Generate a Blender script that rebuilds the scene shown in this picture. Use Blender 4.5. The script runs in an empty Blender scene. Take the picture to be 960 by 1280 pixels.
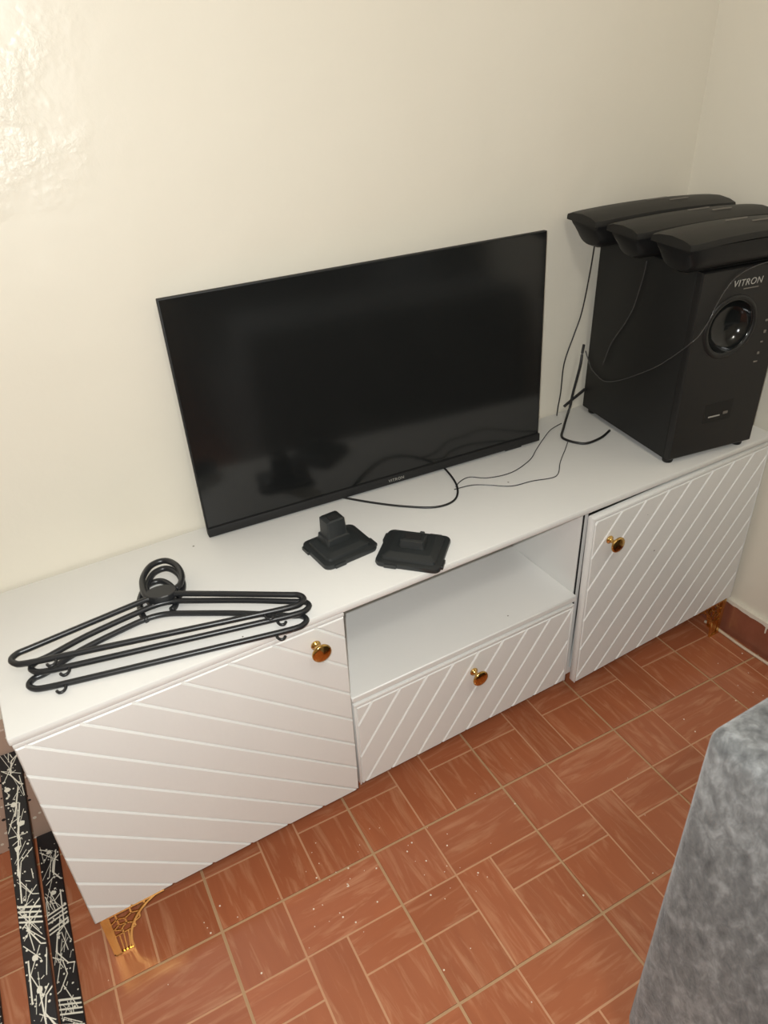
import bpy, bmesh, math, random
from mathutils import Vector, Matrix
random.seed(7)
rad = math.radians
scene = bpy.context.scene
COL = scene.collection

# ------------------------------------------------------------------ camera
F_PX = 933.9
CAM = Vector((-1.4345, -1.178, 1.3223))
YAW, PITCH, ROLL = 0.5015, 0.5736, -0.0478
fw = Vector((math.sin(YAW) * math.cos(PITCH), math.cos(YAW) * math.cos(PITCH), -math.sin(PITCH)))
rt0 = Vector((math.cos(YAW), -math.sin(YAW), 0))
up0 = rt0.cross(fw)
rt = math.cos(ROLL) * rt0 + math.sin(ROLL) * up0
up = -math.sin(ROLL) * rt0 + math.cos(ROLL) * up0
cd = bpy.data.cameras.new('camera')
cd.sensor_fit = 'VERTICAL'
cd.sensor_height = 36.0
cd.sensor_width = 27.0
cd.lens = F_PX / 1280 * 36.0
cd.clip_start = 0.02
cd.dof.use_dof = True
cd.dof.focus_distance = 1.45
cd.dof.aperture_fstop = 8.0
cam = bpy.data.objects.new('camera', cd)
cam.matrix_world = Matrix(((rt.x, up.x, -fw.x, CAM.x), (rt.y, up.y, -fw.y, CAM.y), (rt.z, up.z, -fw.z, CAM.z), (0, 0, 0, 1)))
COL.objects.link(cam)
scene.camera = cam

# ------------------------------------------------------------------ world, lights, exposure
w = bpy.data.worlds.new('world')
scene.world = w
w.use_nodes = True
w.node_tree.nodes['Background'].inputs['Color'].default_value = (0.9, 0.92, 1.0, 1)
w.node_tree.nodes['Background'].inputs['Strength'].default_value = 0.05
# the phone's own flash, just beside the lens
fl = bpy.data.lights.new('phone_flash', 'SPOT')
fl.energy = 42
fl.color = (0.98, 1.0, 0.985)
fl.spot_size = rad(165)
fl.spot_blend = 0.35
fl.shadow_soft_size = 0.006
flo = bpy.data.objects.new('phone_flash', fl)
flo.matrix_world = cam.matrix_world.copy()
flo.location = CAM - rt * 0.018 + up * 0.012
COL.objects.link(flo)
# unseen point light near the ceiling, added as ambient fill
bl = bpy.data.lights.new('ambient_fill', 'POINT')
bl.energy = 19
bl.color = (1.0, 0.975, 0.90)
bl.shadow_soft_size = 0.12
blo = bpy.data.objects.new('ambient_fill', bl)
blo.location = (-1.25, -1.65, 2.42)
COL.objects.link(blo)
vs = scene.view_settings
vs.view_transform = 'Standard'
vs.look = 'None'
vs.exposure = 0.14
vs.gamma = 1.0
vs.use_curve_mapping = False


# ------------------------------------------------------------------ material helpers
def srgb(r, g, b):
    f = lambda c: c / 12.92 if c <= 0.04045 else ((c + 0.055) / 1.055) ** 2.4
    return (f(r / 255), f(g / 255), f(b / 255), 1)


class NT:
    def __init__(self, name):
        self.m = bpy.data.materials.new(name)
        self.m.use_nodes = True
        self.t = self.m.node_tree
        self.b = self.t.nodes['Principled BSDF']

    def n(self, typ, **kw):
        nd = self.t.nodes.new(typ)
        for k, v in kw.items():
            if k in nd.inputs.keys() and not hasattr(nd, k):
                nd.inputs[k].default_value = v
            else:
                setattr(nd, k, v)
        return nd

    def l(self, a, b):
        self.t.links.new(a, b)

    def coord(self, out='Object', scale=(1, 1, 1), rot=(0, 0, 0), loc=None):
        tc = self.n('ShaderNodeTexCoord')
        mp = self.n('ShaderNodeMapping')
        mp.inputs['Scale'].default_value = scale
        mp.inputs['Rotation'].default_value = rot
        self.l(tc.outputs[out], mp.inputs['Vector'])
        return mp.outputs['Vector']

    def noise(self, vec, scale, detail=3, rough=0.5, dist=0.0):
        nd = self.n('ShaderNodeTexNoise')
        nd.inputs['Scale'].default_value = scale
        nd.inputs['Detail'].default_value = detail
        nd.inputs['Roughness'].default_value = rough
        nd.inputs['Distortion'].default_value = dist
        self.l(vec, nd.inputs['Vector'])
        return nd.outputs['Fac']

    def ramp(self, fac, stops):
        nd = self.n('ShaderNodeValToRGB')
        e = nd.color_ramp.elements
        while len(e) < len(stops):
            e.new(0.5)
        for k, (p, c) in enumerate(stops):
            e[k].position = p
            e[k].color = c if len(c) == 4 else (*c, 1)
        self.l(fac, nd.inputs['Fac'])
        return nd.outputs['Color']

    def mix(self, fac, a, b, blend='MIX'):
        nd = self.n('ShaderNodeMix', data_type='RGBA', blend_type=blend)
        for sock, v in ((nd.inputs[0], fac), (nd.inputs[6], a), (nd.inputs[7], b)):
            if isinstance(v, (int, float, tuple)):
                sock.default_value = v
            else:
                self.l(v, sock)
        return nd.outputs[2]

    def math(self, op, a, b=0.0, clamp=False):
        nd = self.n('ShaderNodeMath', operation=op)
        nd.use_clamp = clamp
        for k, v in enumerate((a, b)):
            if isinstance(v, (int, float)):
                nd.inputs[k].default_value = v
            else:
                self.l(v, nd.inputs[k])
        return nd.outputs[0]

    def bump(self, h, strength, dist=0.01):
        nd = self.n('ShaderNodeBump')
        nd.inputs['Strength'].default_value = strength
        nd.inputs['Distance'].default_value = dist
        self.l(h, nd.inputs['Height'])
        self.l(nd.outputs['Normal'], self.b.inputs['Normal'])
        return nd

    def set(self, **kw):
        for k, v in kw.items():
            k = k.replace('_', ' ')
            s = self.b.inputs[k]
            if hasattr(v, 'is_output'):
                self.l(v, s)
            else:
                s.default_value = v
        return self.m


def simple(name, col, rough=0.5, metal=0.0, spec=0.5, bump=0.0, bscale=400, var=0.0):
    t = NT(name)
    v = t.coord()
    if var:
        t.set(Base_Color=t.mix(t.noise(v, bscale * 0.2, 4), tuple(c * (1 - var) for c in col[:3]) + (1,), tuple(min(1, c * (1 + var)) for c in col[:3]) + (1,)))
    else:
        t.set(Base_Color=col)
    t.set(Roughness=rough, Metallic=metal)
    t.b.inputs['Specular IOR Level'].default_value = spec
    if bump:
        t.bump(t.noise(v, bscale, 2), bump, 0.001)
    return t.m


M = {}


def build_materials():
    # cream oil-painted wall with rough plaster patches towards its left
    def wall(name, patchy):
        t = NT(name)
        v = t.coord()
        big = t.noise(v, 1.6, 3)
        col = t.mix(big, srgb(220, 213, 197), srgb(229, 223, 209))
        fine = t.noise(v, 26, 5, 0.6)
        soft = t.noise(v, 5, 3, 0.5)
        h = t.math('ADD', t.math('MULTIPLY', fine, 0.05), t.math('MULTIPLY', soft, 0.4))
        if patchy:
            sep = t.n('ShaderNodeSeparateXYZ')
            t.l(v, sep.inputs[0])
            mx = t.math('MULTIPLY', t.math('MULTIPLY', t.math('SUBTRACT', -1.16, sep.outputs[0]), 4.0, clamp=True), t.math('MULTIPLY', t.math('SUBTRACT', sep.outputs[2], 1.02), 5.0, clamp=True))
            pn = t.noise(v, 8, 4, 0.6, 0.2)
            pm = t.math('MULTIPLY', t.math('SUBTRACT', pn, 0.49), 6.0, clamp=True)
            m = t.math('MULTIPLY', mx, pm)
            vor = t.noise(v, 55, 5, 0.6, 0.2)
            h = t.math('ADD', h, t.math('MULTIPLY', t.math('MULTIPLY', vor, m), 0.45))
        t.bump(h, 0.7, 0.02)
        return t.set(Base_Color=col, Roughness=0.33)
    M['wall'] = wall('cream_wall_paint', True)
    M['wall_plain'] = wall('cream_wall_paint_plain', False)
    M['ceiling'] = simple('ceiling_white', srgb(228, 224, 214), 0.8, bump=0.2, bscale=60)

    def speckled(name, base, dark):
        t = NT(name)
        v = t.coord()
        vo = t.n('ShaderNodeTexVoronoi')
        vo.inputs['Scale'].default_value = 75
        t.l(v, vo.inputs['Vector'])
        sp = t.math('LESS_THAN', vo.outputs['Distance'], 0.27)
        pick = t.n('ShaderNodeSeparateColor')
        t.l(vo.outputs['Color'], pick.inputs[0])
        white = t.math('GREATER_THAN', pick.outputs[0], 0.5)
        c = t.mix(t.noise(v, 9, 4), base, dark)
        c = t.mix(sp, c, t.mix(white, srgb(28, 24, 24), srgb(226, 220, 205)))
        return t.set(Base_Color=c, Roughness=0.5)
    M['dado'] = speckled('paint_specked_plinth', srgb(196, 170, 152), srgb(172, 144, 128))
    t = NT('red_skirting_tile')
    v = t.coord(scale=(1, 1, 0.5))
    t.set(Base_Color=t.mix(t.noise(v, 30, 4, 0.6), srgb(156, 98, 76), srgb(126, 74, 56)), Roughness=0.16)
    M['skirting'] = t.m

    # white painted furniture board
    t = NT('white_furniture_paint')
    v = t.coord()
    vo = t.n('ShaderNodeTexVoronoi')
    vo.inputs['Scale'].default_value = 15
    t.l(v, vo.inputs['Vector'])
    pick = t.n('ShaderNodeSeparateColor')
    t.l(vo.outputs['Color'], pick.inputs[0])
    sp = t.math('MULTIPLY', t.math('LESS_THAN', vo.outputs['Distance'], 0.028), t.math('GREATER_THAN', pick.outputs[1], 0.72))
    c = t.mix(t.noise(v, 7, 4), srgb(225, 224, 221), srgb(232, 231, 227))
    c = t.mix(sp, c, srgb(105, 98, 92))
    t.bump(t.noise(v, 70, 3), 0.12, 0.002)
    M['white'] = t.set(Base_Color=c, Roughness=0.42)

    # brass
    t = NT('polished_brass')
    t.set(Base_Color=(0.64, 0.41, 0.14, 1), Metallic=1.0, Roughness=0.12)
    M['brass'] = t.m
    t = NT('stamped_brass')
    t.set(Base_Color=(0.80, 0.52, 0.16, 1), Metallic=1.0, Roughness=0.27)
    M['brass_leg'] = t.m

    # floor tile panels, wood print; grain along local Y or X
    def tile(name, rotz, c0, c1):
        t = NT(name)
        oi = t.n('ShaderNodeObjectInfo')
        tc = t.n('ShaderNodeTexCoord')
        off = t.n('ShaderNodeVectorMath', operation='ADD')
        cmb = t.n('ShaderNodeCombineXYZ')
        for k in range(3):
            t.l(t.math('MULTIPLY', oi.outputs['Random'], 17.0 + 5 * k), cmb.inputs[k])
        geo = t.n('ShaderNodeNewGeometry')
        t.l(geo.outputs['Position'], off.inputs[0])
        t.l(cmb.outputs[0], off.inputs[1])
        mp = t.n('ShaderNodeMapping')
        mp.inputs['Scale'].default_value = (1.0, 0.13, 1) if not rotz else (0.13, 1.0, 1)
        t.l(off.outputs[0], mp.inputs['Vector'])
        v = mp.outputs['Vector']
        g1 = t.noise(v, 60, 5, 0.62, 0.9)
        g2 = t.noise(v, 17, 3, 0.5, 1.8)
        base = t.mix(g2, c0, c1)
        streak = t.ramp(g1, [(0.50, (0, 0, 0)), (0.72, (1, 1, 1))])
        c = t.mix(t.math('MULTIPLY', streak, 0.55), base, srgb(208, 152, 116))
        tone = t.math('ADD', t.math('MULTIPLY', oi.outputs['Random'], 0.13), 0.94)
        hs = t.n('ShaderNodeHueSaturation')
        t.l(tone, hs.inputs['Value'])
        t.l(c, hs.inputs['Color'])
        t.bump(g1, 0.10, 0.001)
        r = t.math('ADD', t.math('MULTIPLY', g2, 0.12), 0.17)
        return t.set(Base_Color=hs.outputs['Color'], Roughness=r)
    M['tile_y'] = tile('wood_print_tile_lengthwise', False, srgb(180, 108, 73), srgb(156, 89, 59))
    M['tile_x'] = tile('wood_print_tile_crosswise', True, srgb(180, 108, 73), srgb(156, 89, 59))
    M['tile_joint'] = simple('tile_printed_joint', srgb(200, 150, 114), 0.4, var=0.08, bscale=200)
    M['grout'] = simple('tan_grout', srgb(186, 150, 112), 0.7, var=0.12, bscale=120)
    M['paint_speck'] = simple('dried_white_paint', srgb(238, 226, 208), 0.5)

    # blacks
    M['screen'] = simple('tv_screen_glass', (0.009, 0.0095, 0.0095, 1), 0.13, spec=0.5)
    M['tv_plastic'] = simple('tv_black_plastic', (0.014, 0.014, 0.014, 1), 0.55, spec=0.3)
    M['tv_back'] = simple('tv_back_plastic', (0.014, 0.014, 0.015, 1), 0.6, bump=0.2)
    M['vinyl'] = simple('black_vinyl_wrap', (0.010, 0.010, 0.0095, 1), 0.5, spec=0.3, bump=0.25, bscale=900)
    M['front_black'] = simple('black_front_panel', (0.014, 0.0135, 0.013, 1), 0.42, spec=0.32, bump=0.12, bscale=700)
    M['gloss_black'] = simple('gloss_black_plastic', (0.008, 0.009, 0.009, 1), 0.12)
    M['sat_black'] = simple('satellite_black_plastic', (0.010, 0.010, 0.010, 1), 0.40, spec=0.22, bump=0.12, bscale=600)
    M['sat_grille'] = simple('satellite_grille_black', (0.016, 0.0155, 0.014, 1), 0.45, spec=0.22, bump=0.35, bscale=1400)
    M['hanger'] = simple('black_hanger_plastic', (0.016, 0.017, 0.019, 1), 0.32)
    M['stand'] = simple('stand_black_plastic', (0.021, 0.024, 0.025, 1), 0.42, bump=0.15, bscale=800)
    M['cable'] = simple('black_cable_rubber', (0.010, 0.010, 0.010, 1), 0.4)
    M['wire'] = simple('thin_dark_wire', (0.045, 0.043, 0.041, 1), 0.2)
    M['white_cable'] = simple('white_cable_rubber', srgb(214, 196, 172), 0.45)
    M['silver'] = simple('silver_print', srgb(160, 157, 150), 0.35)
    M['dim_print'] = simple('dim_grey_print', srgb(112, 106, 98), 0.5)
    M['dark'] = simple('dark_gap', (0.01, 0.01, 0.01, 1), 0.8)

    # grey crushed velvet
    t = NT('grey_crushed_velvet')
    v = t.coord()
    a = t.noise(t.coord(scale=(1, 1, 0.55), rot=(0.5, 0.3, 0)), 68, 6, 0.66, 0.3)
    b = t.noise(v, 9, 3, 0.5, 0.3)
    f = t.math('ADD', t.math('MULTIPLY', a, 0.7), t.math('MULTIPLY', b, 0.3))
    c = t.ramp(f, [(0.34, srgb(64, 65, 66)), (0.50, srgb(102, 103, 103)), (0.66, srgb(144, 146, 146))])
    t.bump(a, 0.5, 0.006)
    t.set(Base_Color=c, Roughness=0.85, Sheen_Weight=0.35, Sheen_Roughness=0.4)
    M['velvet'] = t.m
    M['foot_wood'] = simple('dark_wood_foot', srgb(58, 38, 28), 0.4)

    M['board_black'] = simple('black_board_paint', (0.012, 0.011, 0.013, 1), 0.4)
    M['splatter'] = simple('white_splatter_paint', srgb(226, 222, 208), 0.5)


build_materials()


# ------------------------------------------------------------------ mesh helpers
def mesh_from(bm, name, mats, smooth=False):
    me = bpy.data.meshes.new(name)
    bmesh.ops.recalc_face_normals(bm, faces=bm.faces)
    bm.to_mesh(me)
    bm.free()
    for m in (mats if isinstance(mats, (list, tuple)) else [mats]):
        me.materials.append(M[m] if isinstance(m, str) else m)
    if smooth:
        for p in me.polygons:
            p.use_smooth = True
        if smooth != 'all':
            try:
                me.set_sharp_from_angle(angle=rad(38))
            except Exception:
                pass
    return me


def link(name, me, parent=None, loc=(0, 0, 0), rot=(0, 0, 0)):
    o = bpy.data.objects.new(name, me)
    COL.objects.link(o)
    o.parent = parent
    o.location = loc
    o.rotation_euler = rot
    return o


def obj(name, bm, mats, parent=None, smooth=False, loc=(0, 0, 0), rot=(0, 0, 0)):
    return link(name, mesh_from(bm, name, mats, smooth), parent, loc, rot)


def tag(o, label, cat, group=None):
    o['label'] = label
    o['category'] = cat
    if group:
        o['group'] = group
    return o


def struct(o):
    o['kind'] = 'structure'
    return o


def thing(name, label, cat, loc=(0, 0, 0), rot=(0, 0, 0), group=None):
    o = bpy.data.objects.new(name, None)
    o.empty_display_size = 0.05
    COL.objects.link(o)
    o.location = loc
    o.rotation_euler = rot
    return tag(o, label, cat, group)


def sub(o, label):
    o['label'] = label
    return o


def box(bm, x0, x1, y0, y1, z0, z1, bevel=0.0, seg=2, mi=0):
    vs_ = [bm.verts.new((x, y, z)) for x in (x0, x1) for y in (y0, y1) for z in (z0, z1)]
    q = [(0, 1, 3, 2), (4, 6, 7, 5), (0, 4, 5, 1), (2, 3, 7, 6), (0, 2, 6, 4), (1, 5, 7, 3)]
    fs = [bm.faces.new([vs_[i] for i in f]) for f in q]
    for f in fs:
        f.material_index = mi
    if bevel:
        es = list({e for f in fs for e in f.edges})
        bmesh.ops.recalc_face_normals(bm, faces=fs)
        bmesh.ops.bevel(bm, geom=es, offset=bevel, segments=seg, affect='EDGES', profile=0.5)
    return bm


def bx(*a, **k):
    return box(bmesh.new(), *a, **k)


def prism(bm, pts, d0, d1, axis='y', bevel=0.0, mi=0):
    """convex/concave outline in the two other axes, extruded from d0 to d1 along axis"""
    def P(a, b, d):
        return {'y': (a, d, b), 'z': (a, b, d), 'x': (d, a, b)}[axis]
    A = [bm.verts.new(P(a, b, d0)) for a, b in pts]
    B = [bm.verts.new(P(a, b, d1)) for a, b in pts]
    n = len(pts)
    fs = [bm.faces.new(A), bm.faces.new(B)]
    for i in range(n):
        fs.append(bm.faces.new((A[i], A[(i + 1) % n], B[(i + 1) % n], B[i])))
    for f in fs:
        f.material_index = mi
    if bevel:
        bmesh.ops.recalc_face_normals(bm, faces=fs)
        bmesh.ops.bevel(bm, geom=list(fs[0].edges), offset=bevel, segments=1, affect='EDGES')
    return bm


def smooth_path(pts, n=6, closed=False):
    P = [Vector(p) for p in pts]
    out = []
    m = len(P)
    rng = range(m) if closed else range(m - 1)
    for i in rng:
        if closed:
            p0, p1, p2, p3 = P[i - 1], P[i], P[(i + 1) % m], P[(i + 2) % m]
        else:
            p0, p1, p2, p3 = P[max(i - 1, 0)], P[i], P[i + 1], P[min(i + 2, m - 1)]
        for k in range(n):
            t = k / n
            out.append(0.5 * ((2 * p1) + (p2 - p0) * t + (2 * p0 - 5 * p1 + 4 * p2 - p3) * t * t + (3 * p1 - p0 - 3 * p2 + p3) * t ** 3))
    if not closed:
        out.append(P[-1])
    return out


def tube(bm, path, r, seg=8, closed=False, flat=1.0):
    """tube through path; flat < 1 squashes it in z"""
    n = len(path)
    rings = []
    for i, p in enumerate(path):
        a = path[i - 1] if (i > 0 or closed) else path[i]
        b = path[(i + 1) % n] if (i < n - 1 or closed) else path[i]
        d = (b - a).normalized()
        ref = Vector((0, 0, 1)) if abs(d.z) < 0.9 else Vector((0, 1, 0))
        s = d.cross(ref).normalized()
        u = s.cross(d).normalized()
        rings.append([bm.verts.new(p + s * (r * math.cos(2 * math.pi * k / seg)) + u * (r * flat * math.sin(2 * math.pi * k / seg))) for k in range(seg)])
    for i in range(n if closed else n - 1):
        A, B = rings[i], rings[(i + 1) % n]
        for k in range(seg):
            bm.faces.new((A[k], A[(k + 1) % seg], B[(k + 1) % seg], B[k]))
    if not closed:
        bm.faces.new(rings[0])
        bm.faces.new(list(reversed(rings[-1])))
    return bm


def lathe(bm, prof, seg=24, axis='z', origin=(0, 0, 0)):
    """prof: (radius, height) list"""
    O = Vector(origin)
    rings = []
    for r, h in prof:
        ring = []
        for k in range(seg):
            a = 2 * math.pi * k / seg
            if axis == 'z':
                v = Vector((r * math.cos(a), r * math.sin(a), h))
            elif axis == '-y':
                v = Vector((r * math.cos(a), -h, r * math.sin(a)))
            ring.append(bm.verts.new(O + v))
        rings.append(ring)
    for A, B in zip(rings, rings[1:]):
        for k in range(seg):
            bm.faces.new((A[k], A[(k + 1) % seg], B[(k + 1) % seg], B[k]))
    bm.faces.new(rings[0])
    bm.faces.new(list(reversed(rings[-1])))
    return bm


def clip_half(poly, a, b, c):
    """keep a*x+b*y <= c"""
    out = []
    n = len(poly)
    for i in range(n):
        p, q = poly[i], poly[(i + 1) % n]
        dp, dq = a * p[0] + b * p[1] - c, a * q[0] + b * q[1] - c
        if dp <= 0:
            out.append(p)
        if (dp < 0 < dq) or (dq < 0 < dp):
            t = dp / (dp - dq)
            out.append((p[0] + (q[0] - p[0]) * t, p[1] + (q[1] - p[1]) * t))
    return out


def clean(poly, eps=4e-4):
    out = []
    for p in poly:
        if not out or math.hypot(p[0] - out[-1][0], p[1] - out[-1][1]) > eps:
            out.append(p)
    if len(out) > 2 and math.hypot(out[0][0] - out[-1][0], out[0][1] - out[-1][1]) < eps:
        out.pop()
    return out


def area(poly):
    return 0.5 * abs(sum(poly[i - 1][0] * poly[i][1] - poly[i][0] * poly[i - 1][1] for i in range(len(poly))))


def text_mesh(name, s, size, mat, parent, loc, rot, extrude=0.0003, shear=0.0, spacing=1.0):
    cu = bpy.data.curves.new('lettering', 'FONT')
    cu.body = s
    cu.size = size
    cu.extrude = extrude
    cu.shear = shear
    cu.space_character = spacing
    cu.align_x = 'CENTER'
    cu.align_y = 'CENTER'
    tmp = bpy.data.objects.new('lettering_tmp', cu)
    COL.objects.link(tmp)
    dg = bpy.context.evaluated_depsgraph_get()
    me = bpy.data.meshes.new_from_object(tmp.evaluated_get(dg))
    bpy.data.objects.remove(tmp)
    bpy.data.curves.remove(cu)
    me.materials.clear()
    me.materials.append(M[mat])
    return link(name, me, parent, loc, rot)


# ================================================================== ROOM
RX0, RX1, RY0, RY1, RH = -3.1, 0.0, -3.3, 0.0, 2.6
T = 0.12
struct(obj('wall_back', bx(RX0 - T, RX1 + T, RY1, RY1 + T, -0.02, RH), 'wall'))
struct(obj('wall_right', bx(RX1, RX1 + T, RY0 - T, RY1, -0.02, RH), 'wall_plain'))
struct(obj('wall_left', bx(RX0 - T, RX0, RY0 - T, RY1, -0.02, RH), 'wall_plain'))
struct(obj('wall_front', bx(RX0, RX1, RY0 - T, RY0, -0.02, RH), 'wall_plain'))
struct(obj('ceiling', bx(RX0 - T, RX1 + T, RY0 - T, RY1 + T, RH, RH + 0.1), 'ceiling'))
floor = struct(obj('floor', bx(RX0, RX1, RY0, RY1, -0.05, -0.0022), 'grout'))

TILE, TH, TX, TY = 0.30, -0.0364, -1.3726, -0.4003
cT, sT = math.cos(TH), math.sin(TH)
GAP, JN = 0.0052, 0.0019


def t2w(u, v):
    return (TX + (u * cT - v * sT) * TILE, TY + (v * cT + u * sT) * TILE)


PANELS = [  # u0,u1,v0,v1 (v down from the tile's far edge), grain
    (0, .38, 0, .38, 'tile_y'), (.38, 1, 0, .38, 'tile_x'), (0, .38, .38, .63, 'tile_x'), (0, .38, .63, 1, 'tile_y'),
    (.38, .63, .38, 1, 'tile_y'), (.63, 1, .38, .63, 'tile_x'), (.63, 1, .63, 1, 'tile_y')]


def panel_rect(p):
    g = GAP / 2 / TILE
    j = JN / TILE
    u0 = g if p[0] == 0 else p[0] + j
    u1 = 1 - g if p[1] == 1 else p[1] - j
    v0 = g if p[2] == 0 else p[2] + j
    v1 = 1 - g if p[3] == 1 else p[3] - j
    return [(u0 * TILE, -v1 * TILE), (u1 * TILE, -v1 * TILE), (u1 * TILE, -v0 * TILE), (u0 * TILE, -v0 * TILE)]


def clip_room(poly, i, j):
    """poly in tile-local metres (origin at grid node i,j); clip to the room walls"""
    ox, oy = t2w(i, j)
    Wp = [(ox + x * cT - y * sT, oy + x * sT + y * cT) for x, y in poly]
    inside = all(RX0 < x < RX1 and RY0 < y < RY1 for x, y in Wp)
    if inside:
        return poly, True
    for a, b, c in ((1, 0, RX1), (-1, 0, -RX0), (0, 1, RY1), (0, -1, -RY0)):
        Wp = clip_half(Wp, a, b, c)
        if len(Wp) < 3:
            return None, False
    Wp = clean(Wp)
    if len(Wp) < 3 or area(Wp) < 1e-5:
        return None, False
    return [((x - ox) * cT + (y - oy) * sT, -(x - ox) * sT + (y - oy) * cT) for x, y in Wp], False


g2 = GAP / 2
base_rect = [(g2, -TILE + g2), (TILE - g2, -TILE + g2), (TILE - g2, -g2), (g2, -g2)]
base_mesh = mesh_from(prism(bmesh.new(), base_rect, -0.006, -0.0008, 'z'), 'floor_tile', 'tile_joint')
panel_meshes = [mesh_from(prism(bmesh.new(), panel_rect(p), -0.0012, 0.0, 'z'), 'tile_panel', p[4]) for p in PANELS]
rest = bmesh.new()
for i in range(-8, 7):
    for j in range(-11, 4):
        near = -2 <= i <= 4 and -3 <= j <= 2
        br, whole = clip_room(base_rect, i, j)
        if br is None:
            continue
        ox, oy = t2w(i, j)
        if near:
            me = base_mesh if whole else mesh_from(prism(bmesh.new(), br, -0.006, -0.0008, 'z'), 'floor_tile', 'tile_joint')
            tl = link('floor_tile', me, floor, (ox, oy, 0), (0, 0, TH))
            for p, pm in zip(PANELS, panel_meshes):
                pr, wh = clip_room(panel_rect(p), i, j)
                if pr is None:
                    continue
                me = pm if wh else mesh_from(prism(bmesh.new(), pr, -0.0012, 0.0, 'z'), 'tile_panel', p[4])
                link('tile_panel', me, tl)
        else:
            def W(poly):
                return [(ox + x * cT - y * sT, oy + x * sT + y * cT) for x, y in poly]
            prism(rest, W(br), -0.006, -0.0008, 'z', mi=0)
            for p in PANELS:
                pr, wh = clip_room(panel_rect(p), i, j)
                if pr is not None:
                    prism(rest, W(pr), -0.0012, 0.0, 'z', mi=1 if p[4] == 'tile_y' else 2)
ro = obj('floor_tile_field', rest, ['tile_joint', 'tile_y', 'tile_x'], floor)
ro['kind'] = 'stuff'

# dried paint specks dropped along the front of the cabinet
bm = bmesh.new()
rs = random.Random(3)
spots = []
for _ in range(150):
    u = rs.gauss(0, 1)
    spots.append((-1.12 + 0.10 * rs.gauss(0, 1), -0.43 + 0.05 * rs.gauss(0, 1)))
for _ in range(45):
    spots.append((-0.92 + 0.10 * rs.gauss(0, 1), -0.50 + 0.05 * rs.gauss(0, 1)))
for _ in range(30):
    spots.append((-0.12 + 0.09 * rs.gauss(0, 1), -0.45 + 0.08 * rs.gauss(0, 1)))
for _ in range(60):
    spots.append((rs.uniform(-1.6, -0.3), rs.uniform(-0.85, -0.36)))
spots += [(-1.395, -0.368), (-1.393, -0.380), (-1.391, -0.392)]
for k, (x, y) in enumerate(spots[:42] + spots[150:166] + spots[195:210] + spots[225:248] + spots[-3:]):
    if x > -0.03 or y > -0.33:
        continue
    r = rs.choice([0.0006, 0.0007, 0.0009, 0.0009, 0.0015])
    a0 = rs.random() * 6
    n = 6
    prism(bm, [(x + r * (1 + .3 * rs.random()) * math.cos(a0 + 2 * math.pi * i / n), y + r * (1 + .3 * rs.random()) * math.sin(a0 + 2 * math.pi * i / n)) for i in range(n)], -0.0003, 0.0005, 'z')
sp = obj('paint_specks', bm, 'paint_speck', floor)
sp['kind'] = 'stuff'

# skirting
struct(obj('baseboard_back', bx(RX0, -1.562, -0.030, 0.0, -0.001, 0.30, bevel=0.002, seg=1), 'dado'))
bR = struct(obj('baseboard_right', bx(-0.010, 0.0, -0.86, -0.012, -0.001, 0.092, bevel=0.0015, seg=1), 'skirting'))
bm = bmesh.new()
rs = random.Random(5)
top, bot = [], []
y = -0.86
while y < -0.02:
    bot.append((y, 0.090 - rs.choice([0, 0.001, 0.002, 0.003, 0.004])))
    y += rs.uniform(0.006, 0.016)
pts = bot + [(y - 0.01, 0.099), (-0.86, 0.099)]
prism(bm, pts, -0.0112, -0.0002, 'x')
for yd, ln in ((-0.452, 0.024), (-0.60, 0.012)):
    prism(bm, [(yd, 0.094), (yd + 0.005, 0.094), (yd + 0.004, 0.094 - ln), (yd + 0.0012, 0.094 - ln)], -0.0116, -0.009, 'x')
sub(obj('paint_edge', bm, 'wall_plain', bR), 'cream paint lapping over the top of the red skirting')

# ================================================================== TV CABINET
H, YF, ZB, XL, XR = 0.5634, -0.3466, 0.1105, -1.5537, -0.0192
X1, X3 = -1.0565, -0.5405       # inner faces between door/drawer/door
YB = -0.006
CX = (XL + XR) / 2
cab = thing('tv_cabinet', 'long white TV cabinet with diagonally grooved doors and brass knobs, against the wall', 'cabinet', (CX, -0.18, 0))


def cpart(name, bm, mat='white', parent=None, smooth=False):
    """geometry given in world coordinates, stored relative to the cabinet's base"""
    bmesh.ops.translate(bm, verts=bm.verts, vec=(-CX, 0.18, 0))
    return obj(name, bm, mat, parent or cab, smooth)


TB = 0.014
DT = 0.017      # door thickness
YC = YF + DT + 0.002   # carcass front
cpart('top_board', bx(XL - 0.003, XR, YF - 0.001, YB, H - TB, H, bevel=0.003, seg=2), smooth=True)
cpart('side_panel', bx(XL, XL + 0.016, YC, YB, ZB + 0.002, H - TB))
cpart('side_panel', bx(XR - 0.016, XR, YC, YB, ZB + 0.002, H - TB))
cpart('divider', bx(X1 - 0.016, X1, YC, YB, ZB + 0.018, H - TB))
cpart('divider', bx(X3, X3 + 0.016, YC, YB, ZB + 0.018, H - TB))
cpart('bottom_panel', bx(XL + 0.016, XR - 0.016, YC, YB, ZB + 0.002, ZB + 0.018))
cpart('back_panel', bx(XL + 0.016, XR - 0.016, YB - 0.006, YB, ZB + 0.018, H - TB))
cpart('niche_shelf', bx(X1, X3, YF + 0.006, YB - 0.006, 0.333, 0.347, bevel=0.002, seg=1), smooth=True)

for xa, xb in ((X1 - 0.0035, X1 + 0.0018), (X3 + 0.0022, X3 + 0.0060)):  # dark strips on the divider fronts, painting in the shade of the door gaps
    sub(cpart('gap_shade_strip', bx(xa, xb, YC - 0.0012, YC, ZB + 0.006, H - TB), 'dark'), 'dark strip added to paint the shade of the gap by the divider')

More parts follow.
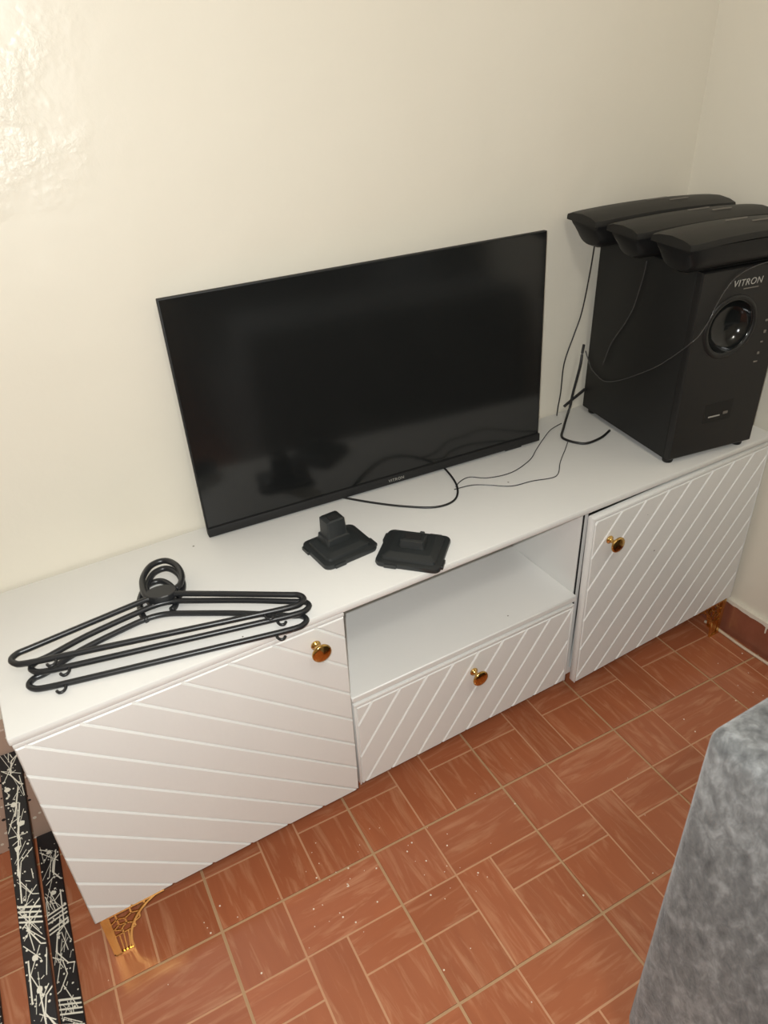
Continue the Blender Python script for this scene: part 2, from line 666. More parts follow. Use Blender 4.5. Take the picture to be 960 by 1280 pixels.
KNOB = [(0.0001, 0), (0.0078, 0), (0.0086, 0.0014), (0.0082, 0.0034), (0.0050, 0.0050), (0.0040, 0.0095), (0.0044, 0.0145), (0.0085, 0.0172),
        (0.0140, 0.0192), (0.0162, 0.0212), (0.0167, 0.0232), (0.0158, 0.0252), (0.0130, 0.0264), (0.0070, 0.0272), (0.0001, 0.0275)]
knob_me = mesh_from(lathe(bmesh.new(), KNOB, 28, '-y'), 'knob', 'brass', 'all')


def grooved_front(name, x0, x1, z0, z1, yf, slope, offs, knob, label=None, tilt=0.0, swing=0.0, hinge=None, sides=True):
    """a slab with proud strips between diagonal grooves. groove lines: z = slope*(x-x0) + off"""
    cx, cz = (x0 + x1) / 2, (z0 + z1) / 2
    hx = cx if hinge is None else hinge
    d = bx(x0 - hx, x1 - hx, 0.003, DT, z0 - cz, z1 - cz, bevel=0.0025, seg=2)
    D = obj(name, d, 'white', cab, True, (hx - CX, yf + 0.18, cz), (0, tilt, swing))
    if label:
        sub(D, label)
    rim = 0.0055
    rs_ = rim if sides else 0.001
    rect = [(x0 + rs_, z0 + 0.002), (x1 - rs_, z0 + 0.002), (x1 - rs_, z1 - rim - 0.003), (x0 + rs_, z1 - rim - 0.003)]
    L = math.hypot(slope, 1)
    g = 0.0014 * L
    offs = [-99] + sorted(offs) + [99]
    for a, b in zip(offs, offs[1:]):
        p = clip_half(rect, -slope, 1, b - g - slope * x0)
        p = clip_half(p, slope, -1, -(a + g) + slope * x0) if len(p) > 2 else p
        p = clean(p, 0.0016) if len(p) > 2 else p
        if len(p) < 3 or area(p) < 3e-5:
            continue
        bm = bmesh.new()
        prism(bm, [(x - hx, z - cz) for x, z in p], 0.0, 0.0035, 'y', bevel=0.0016)
        obj('panel', bm, 'white', D)
    # flat raised rim round the strips
    bm = bmesh.new()
    box(bm, x0 - hx, x1 - hx, 0.0006, 0.0035, z1 - rim - 0.0016 - cz, z1 - cz, bevel=0.0012, seg=2)
    if sides:
        box(bm, x0 - hx, x0 + rim - 0.0016 - hx, 0.0006, 0.0035, z0 - cz, z1 - rim - 0.0012 - cz, bevel=0.0012, seg=2)
        box(bm, x1 - rim + 0.0016 - hx, x1 - hx, 0.0006, 0.0035, z0 - cz, z1 - rim - 0.0012 - cz, bevel=0.0012, seg=2)
    obj('rim', bm, 'white', D, True)
    link('knob', knob_me, D, (knob[0] - hx, 0.0, knob[1] - cz))
    return D


SL = -0.9
LO = [0.5535 - 0.0643 * k for k in range(0, 8)] + [0.5535 + 0.0643 * k for k in range(1, 8)]
grooved_front('door', XL, X1 - 0.003, ZB, H - TB - 0.001, YF, SL, LO, (-1.114, 0.508), 'white cabinet door with grooves sloping down to the right', sides=False)
SD = 1.44
X2a, X2b = X1 + 0.002, X3 - 0.005
DO = [SD * (X2a - (xx)) + 0.12 for xx in [-1.04 - 0.0585 * k for k in range(1, 5)] + [-1.04 + 0.0585 * k for k in range(0, 10)]]
grooved_front('drawer', X2a, X2b, ZB + 0.002, 0.328, YF + 0.005, SD, DO, (-0.796, 0.275), 'white drawer front with grooves rising to the right')
SR = 1.238
X3a = -0.5345
RO = [SR * (X3a - xx) + 0.54 for xx in [-0.458 + 0.0645 * k for k in range(-1, 14)]]
grooved_front('door', X3a, XR - 0.001, ZB + 0.0045, H - TB - 0.0045, YF - 0.001, SR, RO, (-0.487, 0.481), 'white cabinet door with grooves rising to the right, slightly sagging', tilt=-rad(0.75), swing=rad(0.9), hinge=XR - 0.001)


# brass legs: pierced corner brackets
def leg_mesh():
    bm = bmesh.new()
    h = ZB + 0.002

    def plate(flip):
        def pr(pts, d0=-0.0015, d1=0.0015):
            if flip:
                prism(bm, [(a, b) for a, b in pts], d0, d1, 'x')
            else:
                prism(bm, [(a, b) for a, b in pts], d0, d1, 'y')

        def bar(a, b, wd=0.0028, d0=-0.0012, d1=0.0012):
            ax, az = a
            bx_, bz = b
            L = math.hypot(bx_ - ax, bz - az)
            nx, nz = -(bz - az) / L * wd / 2, (bx_ - ax) / L * wd / 2
            pr([(ax + nx, az + nz), (bx_ + nx, bz + nz), (bx_ - nx, bz - nz), (ax - nx, az - nz)], d0, d1)
        # outer post, foot, top rail
        pr([(0, 0), (0.010, 0), (0.012, h), (0, h)], -0.0025, 0.0025)
        pr([(0, 0), (0.030, 0), (0.030, 0.004), (0, 0.004)], -0.0025, 0.0025)
        pr([(0, h - 0.005), (0.105, h - 0.005), (0.105, h), (0, h)], -0.002, 0.002)
        # curved inner edge
        c = [(0.030 + 0.058 * (t ** 2.2), 0.002 + (h - 0.006) * (1 - (1 - t) ** 1.25)) for t in [k / 9 for k in range(10)]]
        for p, q in zip(c, c[1:]):
            bar(p, q, 0.0042, -0.002, 0.002)
        # straight rays low down
        for x0, x1 in ((0.0145, 0.017), (0.0195, 0.024), (0.025, 0.032)):
            bar((x0, 0.003), (x1, 0.052), 0.0022)
        # vein lattice above
        net = [((0.011, 0.052), (0.045, 0.054)), ((0.011, 0.070), (0.024, 0.060)), ((0.024, 0.053), (0.024, 0.066)), ((0.024, 0.066), (0.034, 0.074)),
               ((0.034, 0.074), (0.045, 0.066)), ((0.045, 0.054), (0.045, 0.066)), ((0.045, 0.066), (0.056, 0.072)), ((0.034, 0.074), (0.034, 0.088)),
               ((0.034, 0.088), (0.022, 0.094)), ((0.022, 0.094), (0.011, 0.087)), ((0.022, 0.094), (0.022, h - 0.004)), ((0.034, 0.088), (0.046, 0.094)),
               ((0.046, 0.094), (0.058, 0.088)), ((0.056, 0.072), (0.058, 0.088)), ((0.058, 0.088), (0.070, 0.094)), ((0.046, 0.094), (0.046, h - 0.004)),
               ((0.070, 0.094), (0.070, h - 0.004)), ((0.012, 0.070), (0.022, 0.078)), ((0.022, 0.078), (0.034, 0.074)), ((0.022, 0.078), (0.022, 0.094))]
        for a, b in net:
            bar(a, b)
    plate(False)
    plate(True)
    return mesh_from(bm, 'leg', 'brass_leg')


leg_me = leg_mesh()
for (x, y, rz) in ((XL + 0.010, YF + 0.0035, 0), (XR - 0.010, YF + 0.0035, rad(90)), (XL + 0.010, YB - 0.012, rad(-90)), (XR - 0.010, YB - 0.012, rad(180))):
    o = link('leg', leg_me, cab, (x - CX, y + 0.18, 0), (0, 0, rz))
    sub(o, 'pierced brass bracket leg')

# ================================================================== TELEVISION
TVW, TVH = 0.721, 0.4275
tv = thing('television', 'black flat screen television leaning against the wall on the white cabinet', 'television',
           (-0.8170, -0.0722, H + 0.0045), (rad(-2.4), rad(-0.42), math.atan2(-0.0502, 0.7201)))
hw = TVW / 2
obj('frame', bx(-hw, hw, 0.0015, 0.011, 0.004, TVH, bevel=0.0012, seg=2), 'tv_plastic', tv, True)
obj('screen', bx(-hw + 0.0025, hw - 0.0025, 0.0006, 0.003, 0.018, TVH - 0.002), 'screen', tv)
obj('bottom_strip', bx(-hw, hw + 0.001, -0.0035, 0.012, 0.0, 0.0175, bevel=0.0018, seg=2), 'tv_plastic', tv, True)
for sx, pz_ in ((-0.30, -0.0019), (0.30, -0.0064)):
    obj('foot_pad', bx(sx - 0.02, sx + 0.02, 0.0045, 0.0115, pz_, 0.001), 'tv_back', tv)
obj('back_cover', bx(-0.22, 0.26, 0.011, 0.027, 0.03, 0.24, bevel=0.006, seg=2), 'tv_back', tv, True)
text_mesh('brand_lettering', 'VITRON', 0.0085, 'silver', tv, (0.018, -0.0037, 0.0085), (rad(90), 0, 0), spacing=1.15)

# ================================================================== SUBWOOFER
SA = rad(-8.5)
SFL = Vector((-0.3128, -0.3199, H))
ex = Vector((math.cos(SA), math.sin(SA), 0))
ey = Vector((-math.sin(SA), math.cos(SA), 0))


def spk(x, y, z):
    return SFL + ex * x + ey * y + Vector((0, 0, z))


SW, SDp, SH, SZ = 0.208, 0.296, 0.372, 0.011
sc = spk(SW / 2, SDp / 2, 0)
sub_ = thing('subwoofer', 'tall black subwoofer box with round glossy bass port, on the white cabinet', 'speaker', sc, (0, 0, SA))


def sl(x, y, z):
    return (x - SW / 2, y - SDp / 2, z)


def sbox(x0, x1, y0, y1, z0, z1, **k):
    return bx(x0 - SW / 2, x1 - SW / 2, y0 - SDp / 2, y1 - SDp / 2, z0, z1, **k)


bm = sbox(0, SW, 0.0162, SDp, SZ, SZ + SH, bevel=0.002, seg=2)
bm.normal_update()
ff = min(bm.faces, key=lambda f: f.calc_center_median().y)     # the front is closed by the front panel and its port
bm.faces.remove(ff)
obj('body', bm, 'vinyl', sub_, True)
# front panel with a port opening
bm = bmesh.new()
px, pz, pr = 0.086, 0.262 + SZ, 0.052
x0, x1, z0, z1 = 0.001, SW - 0.001, SZ + 0.001, SZ + SH - 0.001
N = 40
outer, inner, innerb = [], [], []
for k in range(N):
    a = 2 * math.pi * (k + 0.5) / N
    ca, sa = math.cos(a), math.sin(a)
    tt = min(((x1 - px) if ca > 0 else (px - x0)) / max(abs(ca), 1e-6), ((z1 - pz) if sa > 0 else (pz - z0)) / max(abs(sa), 1e-6))
    outer.append((px + ca * tt, pz + sa * tt))
    inner.append((px + ca * pr, pz + sa * pr))
for cxn, czn in ((x0, z0), (x1, z0), (x0, z1), (x1, z1)):   # snap nearest ring points to the corners
    kk = min(range(N), key=lambda k: (outer[k][0] - cxn) ** 2 + (outer[k][1] - czn) ** 2)
    outer[kk] = (cxn, czn)


def ring(pts, y):
    return [bm.verts.new(sl(a, y, b)) for a, b in pts]


oF = ring([(px + (a - px) * 0.985, pz + (b - pz) * 0.985) for a, b in outer], 0.0)
oM = ring(outer, 0.004)
oB = ring(outer, 0.016)
iF = ring(inner, 0.0)
iB = ring([(px + (a - px) * 0.985, pz + (b - pz) * 0.985) for a, b in inner], 0.0155)
for k in range(N):
    n = (k + 1) % N
    bm.faces.new((oF[k], oF[n], iF[n], iF[k]))
    bm.faces.new((oF[k], oF[n], oM[n], oM[k]))
    bm.faces.new((oM[k], oM[n], oB[n], oB[k]))
    bm.faces.new((iF[k], iF[n], iB[n], iB[k]))
obj('front_panel', bm, 'front_black', sub_)
bm = bmesh.new()
lathe(bm, [(0.0505, 0.0), (0.0515, 0.0016), (0.0535, 0.0032), (0.0565, 0.0036), (0.0595, 0.0022), (0.0605, 0.0002), (0.0605, 0.0001)], 40, '-y', sl(px, 0.0002, pz))
# open ring: remove the two cap faces
for f in [f for f in bm.faces if len(f.verts) > 4]:
    bm.faces.remove(f)
sub(obj('port_ring', bm, 'front_black', sub_, 'all'), 'raised ring round the bass port')
bm = lathe(bmesh.new(), [(0.0518, 0.0008), (0.0500, 0.0012), (0.0492, -0.0015), (0.0475, -0.0060), (0.0440, -0.0125), (0.0385, -0.0190), (0.0300, -0.0245), (0.0190, -0.0282), (0.0080, -0.0298), (0.0005, -0.0300)], 48, '-y', sl(px, 0.0, pz))
for f in [f for f in bm.faces if len(f.verts) > 4 and f.calc_area() > 0.001]:
    bm.faces.remove(f)
sub(obj('port_dish', bm, 'gloss_black', sub_, 'all'), 'glossy black dish of the bass port')
obj('display_window', sbox(0.068, 0.136, -0.0006, 0.002, SZ + 0.068, SZ + 0.110, bevel=0.0005, seg=1), 'vinyl', sub_)
obj('usb_slot', sbox(0.079, 0.107, -0.0014, 0.001, SZ + 0.0795, SZ + 0.0822), 'silver', sub_)
obj('card_slot', sbox(0.115, 0.126, -0.0014, 0.001, SZ + 0.081, SZ + 0.0865), 'dim_print', sub_)
for (ix, iz, iw, ih) in ((0.172, 0.262, 0.006, 0.004), (0.174, 0.240, 0.005, 0.006), (0.172, 0.220, 0.006, 0.003), (0.170, 0.198, 0.005, 0.005), (0.168, 0.181, 0.009, 0.003), (0.174, 0.282, 0.004, 0.005)):
    obj('button', sbox(ix - iw / 2, ix + iw / 2, -0.0016, 0.001, SZ + iz - ih / 2, SZ + iz + ih / 2, bevel=0.0005, seg=1), 'dim_print', sub_)
text_mesh('brand_lettering', 'VITRON', 0.0170, 'silver', sub_, sl(0.105, -0.0004, SZ + 0.342), (rad(90), 0, 0), shear=0.15, spacing=1.1)
obj('brand_underline', sbox(0.098, 0.132, -0.0006, 0.001, SZ + 0.330, SZ + 0.3318), 'dim_print', sub_)
foot_me = mesh_from(lathe(bmesh.new(), [(0.0001, 0), (0.0095, 0), (0.0105, 0.002), (0.0115, 0.012), (0.0001, 0.012)], 16), 'foot', 'vinyl', 'all')
for fx, fy in ((0.016, 0.020), (SW - 0.016, 0.020), (0.016, SDp - 0.02), (SW - 0.016, SDp - 0.02)):
    link('foot', foot_me, sub_, sl(fx, fy, 0.0))

# ================================================================== SATELLITE SPEAKERS on top of the subwoofer
TOPZ = H + SZ + SH


def satellite(label, x, y, rz, L, Wd, Ht):
    t = thing('satellite_speaker', label, 'speaker', (x, y, TOPZ), (0, 0, rz), 'satellite speakers lying on the subwoofer')
    NS, NC = 22, 16
    # boat-shaped belly
    bm = bmesh.new()
    rows = []
    for i in range(NS + 1):
        s = -1 + 2 * i / NS
        e = min(1.0, (1 - abs(s)) / 0.20)
        dp = (Ht - 0.012) * (0.30 + 0.70 * math.sqrt(max(0, 1 - (1 - e) ** 2)))
        arch = 0.006 * (1 - s * s)
        row = []
        for k in range(NC + 1):
            a = math.pi * k / NC
            yy = -math.cos(a)
            zz = -abs(math.sin(a)) ** 0.75
            row.append(bm.verts.new((s * (L / 2 - 0.009), yy * (Wd / 2 - 0.006) * (0.93 + 0.07 * e), (Ht - 0.012) + arch * 0.4 + zz * (dp + arch * 0.4))))
        rows.append(row)
    for A, B in zip(rows, rows[1:]):
        for k in range(NC):
            bm.faces.new((A[k], A[k + 1], B[k + 1], B[k]))
        bm.faces.new((A[0], B[0], B[NC], A[NC]))
    bm.faces.new(rows[0])
    bm.faces.new(rows[-1])
    obj('body', bm, 'sat_black', t, True)
    # crowned baffle plate with an overhanging lip
    bm = bmesh.new()
    rows = []
    prof = [(-1, -0.012), (-1.0, -0.006), (-0.96, -0.002), (-0.6, 0.0025), (0, 0.005), (0.6, 0.0025), (0.96, -0.002), (1.0, -0.006), (1, -0.012)]
    for i in range(NS + 1):
        s = -1 + 2 * i / NS
        arch = 0.006 * (1 - s * s)
        wsc = 1 - 0.10 * max(0, (abs(s) - 0.85) / 0.15) ** 2
        rows.append([bm.verts.new((s * L / 2, p * Wd / 2 * wsc, Ht + zz + arch)) for p, zz in prof])
    for A, B in zip(rows, rows[1:]):
        for k in range(len(prof)):
            n = (k + 1) % len(prof)
            bm.faces.new((A[k], A[n], B[n], B[k]))
    bm.faces.new(rows[0])
    bm.faces.new(rows[-1])
    obj('baffle', bm, 'sat_grille', t, True)
    for (sx, sy, ln, wd, mt) in ((0.02, 0.30, 0.050, 0.0022, 'dim_print'), (0.055, -0.15, 0.045, 0.0022, 'dim_print')):
        zt = Ht + 0.0045 + 0.008 * (1 - (sx / (L / 2)) ** 2) - abs(sy) * 0.004
        obj('trim_strip', bx(sx - ln / 2, sx + ln / 2, sy * Wd / 2 - wd / 2, sy * Wd / 2 + wd / 2, zt - 0.002, zt + 0.0008), mt, t)
    return t


satellite('black satellite speaker on top of the subwoofer, lying next to the back wall', -0.199, -0.086, rad(-8), 0.332, 0.104, 0.060)
satellite('black satellite speaker lying between the two others on top of the subwoofer', -0.204, -0.193, rad(-8), 0.325, 0.098, 0.057)
satellite('black satellite speaker lying along the front edge of the subwoofer top', -0.236, -0.303, rad(-7), 0.270, 0.108, 0.060)

# ================================================================== CLOTHES HANGERS
HR = 0.0046


def hanger(label, mx, my, rz, z, a=0.2125, badge=False, ap=0.0, av=0.0):
    t = thing('clothes_hanger', label, 'hanger', (mx, my, z), (0, 0, rz), 'black plastic hangers on the cabinet')
    # frame: bottom bar and shoulders as one closed loop with rounded ends
    loop = [(0.0, 0.0), (0.12, 0.0), (a - 0.022, 0.001), (a - 0.006, 0.006), (a, 0.016), (a - 0.007, 0.0265), (a - 0.024, 0.033), (0.12, 0.058), (0.045, 0.085), (0.018, 0.094),
            (0.0, 0.096), (-0.018, 0.094), (-0.045, 0.085), (-0.12, 0.058), (-a + 0.024, 0.033), (-a + 0.007, 0.0265), (-a, 0.016), (-a + 0.006, 0.006), (-a + 0.022, 0.001), (-0.12, 0.0)]
    loop = [(x + ap * min(1.0, y / 0.085), y + av * min(1.0, y / 0.085)) if y > 0.04 else (x, y) for x, y in loop]
    path = smooth_path([(x, y, 0) for x, y in loop], 4, True)
    obj('frame', tube(bmesh.new(), path, HR, 8, True), 'hanger', t, 'all')
    hk0 = [(-0.018, 0.094), (-0.025, 0.106), (-0.0285, 0.128), (-0.0275, 0.154), (-0.0140, 0.1830), (0.0090, 0.1890), (0.0270, 0.1680), (0.0335, 0.1380), (0.0300, 0.1150), (0.0225, 0.1060)]
    ks = 1.0 if badge else 0.92
    hk = [(x * ks + ap, y + av * 0.6) for x, y in hk0]
    obj('hook', tube(bmesh.new(), smooth_path([(x, y, 0) for x, y in hk], 5), HR * 1.12, 8), 'hanger', t, 'all')
    if badge:
        bm = bmesh.new()
        prism(bm, [(0.024 * math.cos(2 * math.pi * k / 28), 0.100 + 0.0165 * math.sin(2 * math.pi * k / 28)) for k in range(28)], HR + 0.0006, -HR, 'z', bevel=0.0012)
        obj('badge', bm, 'hanger', t)
    for s in (-1, 1):
        jk = [(s * 0.150, -0.001), (s * 0.150, -0.010), (s * 0.1535, -0.0155), (s * 0.1585, -0.0155), (s * 0.1615, -0.011)]
        obj('strap_hook', tube(bmesh.new(), smooth_path([(x, y, 0) for x, y in jk], 4), 0.0024, 6), 'hanger', t, 'all')
    return t


HZ = 2 * HR + 0.0003
hanger('black plastic clothes hanger, topmost of the three piled on the cabinet', -1.325, -0.287, rad(-14.2), H + HR + 2 * HZ + 0.0006, 0.2125, True)
hanger('black plastic clothes hanger in the middle of the pile of three', -1.312, -0.301, rad(-13.0), H + HR + HZ, 0.2030, False, -0.011, 0.003)
hanger('black plastic clothes hanger, lowest of the three, its bar nearest the cabinet doors', -1.323, -0.321, rad(-12.6), H + HR, 0.2000, False, -0.017, 0.009)

# ================================================================== TV STAND FEET


def rrect(hx, hy, r, n=4):
    pts = []
    for cx_, cy_, a0 in ((hx - r, hy - r, 0), (-hx + r, hy - r, 90), (-hx + r, -hy + r, 180), (hx - r, -hy + r, 270)):
        for k in range(n + 1):
            a = rad(a0 + 90 * k / n)
            pts.append((cx_ + r * math.cos(a), cy_ + r * math.sin(a)))
    return pts


def loft(bm, rings):
    """rings: list of (outline pts, z, dx, dy)"""
    R = [[bm.verts.new((x + dx, y + dy, z)) for x, y in pts] for pts, z, dx, dy in rings]
    for A, B in zip(R, R[1:]):
        for k in range(len(A)):
            n = (k + 1) % len(A)
            bm.faces.new((A[k], A[n], B[n], B[k]))
    bm.faces.new(R[0])
    bm.faces.new(R[-1])
    return bm


def stand(label, x, y, rz, sx, sy, post):
    t = thing('tv_stand_foot', label, 'tv stand', (x, y, H), (0, 0, rz))
    ph = 0.0175 if post else 0.0185
    obj('rim', loft(bmesh.new(), [(rrect(sx, sy, 0.012), 0.0, 0, 0), (rrect(sx + 0.001, sy + 0.001, 0.012), 0.004, 0, 0), (rrect(sx, sy, 0.012), 0.0085, 0, 0), (rrect(sx - 0.004, sy - 0.004, 0.010), 0.0095, 0, 0)]), 'stand', t, True)
    obj('plinth', loft(bmesh.new(), [(rrect(sx - 0.008, sy - 0.008, 0.008), 0.008, 0, 0), (rrect(sx - 0.010, sy - 0.010, 0.007), 0.014, 0, 0), (rrect(sx - 0.019, sy - 0.018, 0.006), ph, 0, 0.002), (rrect(sx - 0.022, sy - 0.021, 0.005), ph + 0.0005, 0, 0.002)]), 'stand', t, True)
    for dx, dy in ((-sx - 0.001, sy * 0.55), (sx + 0.001, -sy * 0.55), (-sx * 0.5, -sy - 0.001), (sx * 0.5, sy + 0.001)):
        wx, wy = (0.0028, 0.011) if abs(dx) > sx else (0.011, 0.0028)
        obj('clip_tab', bx(dx - wx, dx + wx, dy - wy, dy + wy, 0.0005, 0.0075, bevel=0.001, seg=1), 'stand', t)
    if post:
        obj('neck', loft(bmesh.new(), [(rrect(0.0235, 0.020, 0.004), 0.016, -0.004, 0.010), (rrect(0.0220, 0.0185, 0.004), 0.029, -0.004, 0.010), (rrect(0.0190, 0.0160, 0.004), 0.031, -0.004, 0.010), (rrect(0.0175, 0.0150, 0.0035), 0.060, -0.004, 0.012), (rrect(0.0150, 0.0130, 0.003), 0.062, -0.004, 0.012)]), 'stand', t, True)
        obj('neck_socket', bx(-0.013, 0.005, 0.002, 0.016, 0.0615, 0.0628), 'dark', t)
    else:
        obj('neck', loft(bmesh.new(), [(rrect(0.0225, 0.0165, 0.004), 0.017, 0.000, 0.001), (rrect(0.0205, 0.0145, 0.004), 0.032, 0.000, 0.002), (rrect(0.0185, 0.0125, 0.003), 0.033, 0.000, 0.002)]), 'stand', t, True)
        obj('neck_socket', bx(-0.0140, 0.0140, -0.006, 0.010, 0.0325, 0.0336), 'dark', t)
        obj('locating_pin', bx(0.004, 0.012, 0.031, 0.036, 0.012, 0.0225, bevel=0.001, seg=1), 'stand', t)
    return t


stand('black plastic TV stand foot with a tall square neck, on the cabinet top', -0.993, -0.206, rad(4), 0.052, 0.045, True)
stand('black plastic TV stand foot with a short wide neck, overhanging the open niche', -0.8925, -0.288, rad(-46), 0.056, 0.050, False)

# ================================================================== CABLES


def cable(name, pts, r, mat, label, cat, n=6, flat=1.0, group=None):
    P = smooth_path(pts, n)
    o = Vector(P[0])
    return tag(obj(name, tube(bmesh.new(), [p - o for p in P], r, 8, False, flat), mat, None, 'all', o), label, cat, group)


zc = H + 0.0022
cable('power_cable', [(-0.935, -0.030, zc), (-0.900, -0.077, zc), (-0.868, -0.116, zc), (-0.830, -0.155, zc), (-0.783, -0.190, zc), (-0.740, -0.190, zc), (-0.708, -0.155, zc), (-0.690, -0.100, zc), (-0.686, -0.050, zc), (-0.705, -0.026, zc), (-0.74, -0.014, zc)],
      0.0021, 'cable', 'black power cable looping out from under the television', 'cable')
zw = H + 0.0012
cable('speaker_wire', [(-0.708, -0.150, zw), (-0.690, -0.138, zw), (-0.664, -0.134, zw), (-0.635, -0.157, zw), (-0.583, -0.166, zw), (-0.522, -0.147, zw), (-0.482, -0.120, zw), (-0.440, -0.092, zw), (-0.396, -0.066, zw), (-0.355, -0.055, zw)],
      0.0010, 'wire', 'thin dark wire on the cabinet top running close below the television', 'wire')
cable('speaker_wire', [(-0.716, -0.156, zw), (-0.678, -0.162, zw), (-0.650, -0.181, zw), (-0.616, -0.208, zw), (-0.572, -0.215, zw), (-0.532, -0.227, zw), (-0.510, -0.221, zw), (-0.480, -0.192, zw), (-0.456, -0.172, zw), (-0.430, -0.152, zw), (-0.405, -0.131, zw)],
      0.0010, 'wire', 'thin dark wire on the cabinet top bending towards the black cable loop', 'wire')
cable('power_cable', [(-0.296, -0.038, 0.730), (-0.305, -0.045, 0.715), (-0.312, -0.050, 0.690), (-0.318, -0.050, 0.660), (-0.325, -0.050, 0.628), (-0.330, -0.050, 0.596), (-0.348, -0.060, 0.572), (-0.372, -0.080, H + 0.0032), (-0.398, -0.104, H + 0.0026), (-0.402, -0.122, H + 0.0026), (-0.392, -0.147, H + 0.0026), (-0.374, -0.160, H + 0.0026), (-0.333, -0.157, H + 0.0026), (-0.296, -0.143, H + 0.0026)],
      0.0028, 'cable', 'black cable hanging from the back of the subwoofer and looping on the cabinet', 'cable')
cable('speaker_wire', [(-0.280, -0.022, 0.940), (-0.283, -0.020, 0.878), (-0.292, -0.018, 0.797), (-0.309, -0.018, 0.747), (-0.329, -0.018, 0.688), (-0.331, -0.018, 0.621), (-0.335, -0.018, 0.585), (-0.338, -0.020, H + 0.0016)],
      0.0014, 'cable', 'long dark wire hanging down the wall beside the subwoofer', 'wire')
cable('antenna_stub', [(-0.270, -0.030, 0.6165), (-0.285, -0.030, 0.6095), (-0.312, -0.030, 0.597), (-0.328, -0.030, 0.589)], 0.0032, 'cable', 'short stiff black plug lead poking out behind the subwoofer', 'cable')
cable('speaker_wire', [spk(-0.0028, *p) for p in ((0.146, 0.372), (0.149, 0.343), (0.156, 0.311), (0.167, 0.272), (0.189, 0.232), (0.219, 0.185), (0.231, 0.152), (0.237, 0.132))],
      0.0011, 'wire', 'thin shiny wire hanging straight down the side of the subwoofer', 'wire')
cable('speaker_wire', [spk(-0.004, 0.301, 0.142)] + [spk(-0.0028, *p) for p in ((0.276, 0.111), (0.251, 0.102), (0.224, 0.099), (0.178, 0.118), (0.120, 0.154), (0.068, 0.191), (0.022, 0.233))] +
      [spk(-0.004, -0.003, 0.258), spk(0.008, -0.008, 0.272), spk(0.026, -0.008, 0.300), spk(0.034, -0.0062, 0.318), spk(0.053, -0.004, 0.348), spk(0.074, -0.004, 0.369), spk(0.108, -0.004, 0.381), spk(0.141, -0.004, 0.385)],
      0.0012, 'wire', 'thin shiny wire sagging across the side and front of the subwoofer', 'wire')
cable('floor_cable', [(-0.024, -0.300, 0.0040), (-0.021, -0.325, 0.0040), (-0.022, -0.365, 0.0040), (-0.024, -0.411, 0.0040), (-0.0225, -0.478, 0.0040), (-0.022, -0.56, 0.0040), (-0.021, -0.80, 0.0040)],
      0.0038, 'white_cable', 'white cable lying on the floor along the right-hand skirting', 'cable')

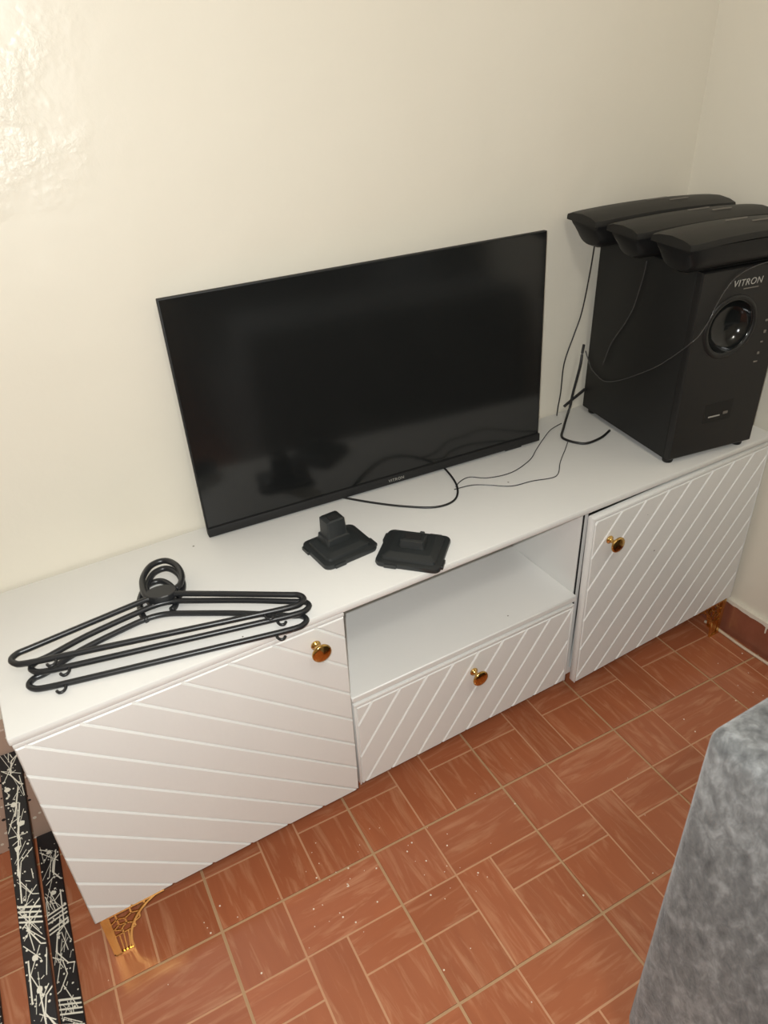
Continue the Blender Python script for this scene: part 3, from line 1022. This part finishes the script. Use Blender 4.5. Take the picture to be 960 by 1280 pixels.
# ================================================================== SPLATTERED BOARDS
def board(label, p0, p1, wd, th, seed, group='narrow black boards with white splatter'):
    """plank whose top face centre line runs from p0 to p1"""
    p0, p1 = Vector(p0), Vector(p1)
    d = p1 - p0
    L = d.length
    ex_ = d.normalized()
    ey_ = Vector((0, 0, 1)).cross(ex_).normalized()
    ez_ = ex_.cross(ey_)
    rotm = Matrix((ex_, ey_, ez_)).transposed()
    t = thing('splattered_board', label, 'board', p0, rotm.to_euler(), group)
    obj('plank', bx(0, L, -wd / 2, wd / 2, -th, 0, bevel=0.0012, seg=1), 'board_black', t)
    r = random.Random(seed)
    bm = bmesh.new()
    lo, hi = -wd / 2 + 0.001, wd / 2 - 0.001

    def quad(a, b, w_):
        ax, ay = a
        bx_, by = b
        LL = math.hypot(bx_ - ax, by - ay)
        if LL < 1e-4:
            return
        nx, ny = -(by - ay) / LL * w_ / 2, (bx_ - ax) / LL * w_ / 2
        p = [(ax + nx, ay + ny), (bx_ + nx, by + ny), (bx_ - nx, by - ny), (ax - nx, ay - ny)]
        p = clip_half(p, 0, 1, hi)
        p = clip_half(p, 0, -1, -lo) if len(p) > 2 else p
        p = clip_half(p, 1, 0, L - 0.001) if len(p) > 2 else p
        p = clip_half(p, -1, 0, -0.001) if len(p) > 2 else p
        p = clean(p, 1e-4) if len(p) > 2 else p
        if len(p) > 2:
            prism(bm, p, -0.0005, 0.0003 + 0.0002 * r.random(), 'z')

    def arc(x, y, R_, a0, a1, w_):
        n = 9
        pts = [(x + R_ * math.cos(a0 + (a1 - a0) * k / n), y + R_ * math.sin(a0 + (a1 - a0) * k / n)) for k in range(n + 1)]
        for p, q in zip(pts, pts[1:]):
            quad(p, q, w_)

    def blob(x, y, R_):
        n = 9
        rr = [R_ * (0.75 + 0.4 * r.random()) for k in range(n)]
        pts = [(x + rr[k] * math.cos(2 * math.pi * k / n), y + rr[k] * math.sin(2 * math.pi * k / n)) for k in range(n)]
        pts = clip_half(pts, 0, 1, hi)
        pts = clip_half(pts, 0, -1, -lo) if len(pts) > 2 else pts
        pts = clip_half(pts, -1, 0, -0.001) if len(pts) > 2 else pts
        pts = clean(pts, 1e-4) if len(pts) > 2 else pts
        if len(pts) > 2:
            prism(bm, pts, -0.0005, 0.0004, 'z')
    x = 0.0
    while x < L:
        x += r.uniform(0.028, 0.05)
        k = r.random()
        if k < 0.4:      # a hatch of parallel strokes
            sl_ = r.choice([-1, 1]) * r.uniform(0.008, 0.02)
            for m in range(r.choice([2, 3, 4])):
                quad((x + m * 0.008, lo), (x + m * 0.008 + sl_, hi), 0.0026 if m else 0.0032)
        elif k < 0.7:
            arc(x, r.choice([lo - 0.02, hi + 0.02]), r.uniform(0.03, 0.05), 0, 6.28, r.uniform(0.0012, 0.0022))
        else:
            quad((x, r.uniform(lo, hi)), (x + r.uniform(0.05, 0.10), r.uniform(lo, hi)), 0.0022)
            blob(x, r.uniform(lo, hi) * 0.6, 0.005)
        for _ in range(5):
            xx = x + r.uniform(-0.03, 0.03)
            quad((xx, r.uniform(lo, hi)), (xx + r.uniform(-0.05, 0.05), r.uniform(lo, hi)), r.uniform(0.0006, 0.0014))
        for _ in range(8):
            blob(x + r.uniform(-0.02, 0.02), r.uniform(lo, hi), r.uniform(0.0006, 0.0022))
    s = obj('splatter', bm, 'splatter', t)
    s['kind'] = 'stuff'
    sub(s, 'white paint strokes and drips')
    return t


board('black board with white splatter propped up against the plinth beside the cabinet', (-1.6080, -0.0325, 0.246), (-1.684, -0.86, 0.0125), 0.036, 0.012, 11)
board('black board with white splatter lying flat on the floor beside the cabinet', (-1.608, -0.036, 0.0105), (-1.640, -0.64, 0.0105), 0.036, 0.010, 23)
board('black board on the floor beyond the propped board, farthest from the cabinet', (-1.744, -0.16, 0.0105), (-1.752, -0.90, 0.0105), 0.040, 0.010, 31)

# ================================================================== SOFA (its arm end shows)
SX0, SX1, SY1 = -0.905, -0.02, -0.877
sofa = thing('sofa', 'grey crushed velvet sofa with a boxy arm, along the wall', 'sofa', ((SX0 + SX1) / 2, SY1 - 0.85, 0))
ox, oy = (SX0 + SX1) / 2, SY1 - 0.85


def sof(name, x0, x1, y0, y1, z0, z1, bev, mat='velvet'):
    bm = bx(x0 - ox, x1 - ox, y0 - oy, y1 - oy, z0, z1, bevel=bev, seg=5)
    return obj(name, bm, mat, sofa, True)


sof('arm', SX0, SX1, SY1 - 0.27, SY1, 0.05, 0.705, 0.022)
sof('arm', SX0, SX1, SY1 - 1.72, SY1 - 1.45, 0.05, 0.705, 0.022)
sof('seat_base', SX0 + 0.01, SX1, SY1 - 1.45, SY1 - 0.27, 0.05, 0.30, 0.015)
sof('seat_cushion', SX0, SX1 - 0.20, SY1 - 0.86, SY1 - 0.272, 0.30, 0.46, 0.03)
sof('seat_cushion', SX0, SX1 - 0.20, SY1 - 1.448, SY1 - 0.862, 0.30, 0.46, 0.03)
sof('backrest', SX1 - 0.20, SX1, SY1 - 1.45, SY1 - 0.27, 0.30, 0.90, 0.03)
for fx in (SX0 + 0.06, SX1 - 0.06):
    for fy in (SY1 - 0.08, SY1 - 1.64):
        sof('foot', fx - 0.025, fx + 0.025, fy - 0.025, fy + 0.025, 0.0, 0.052, 0.004, 'foot_wood')
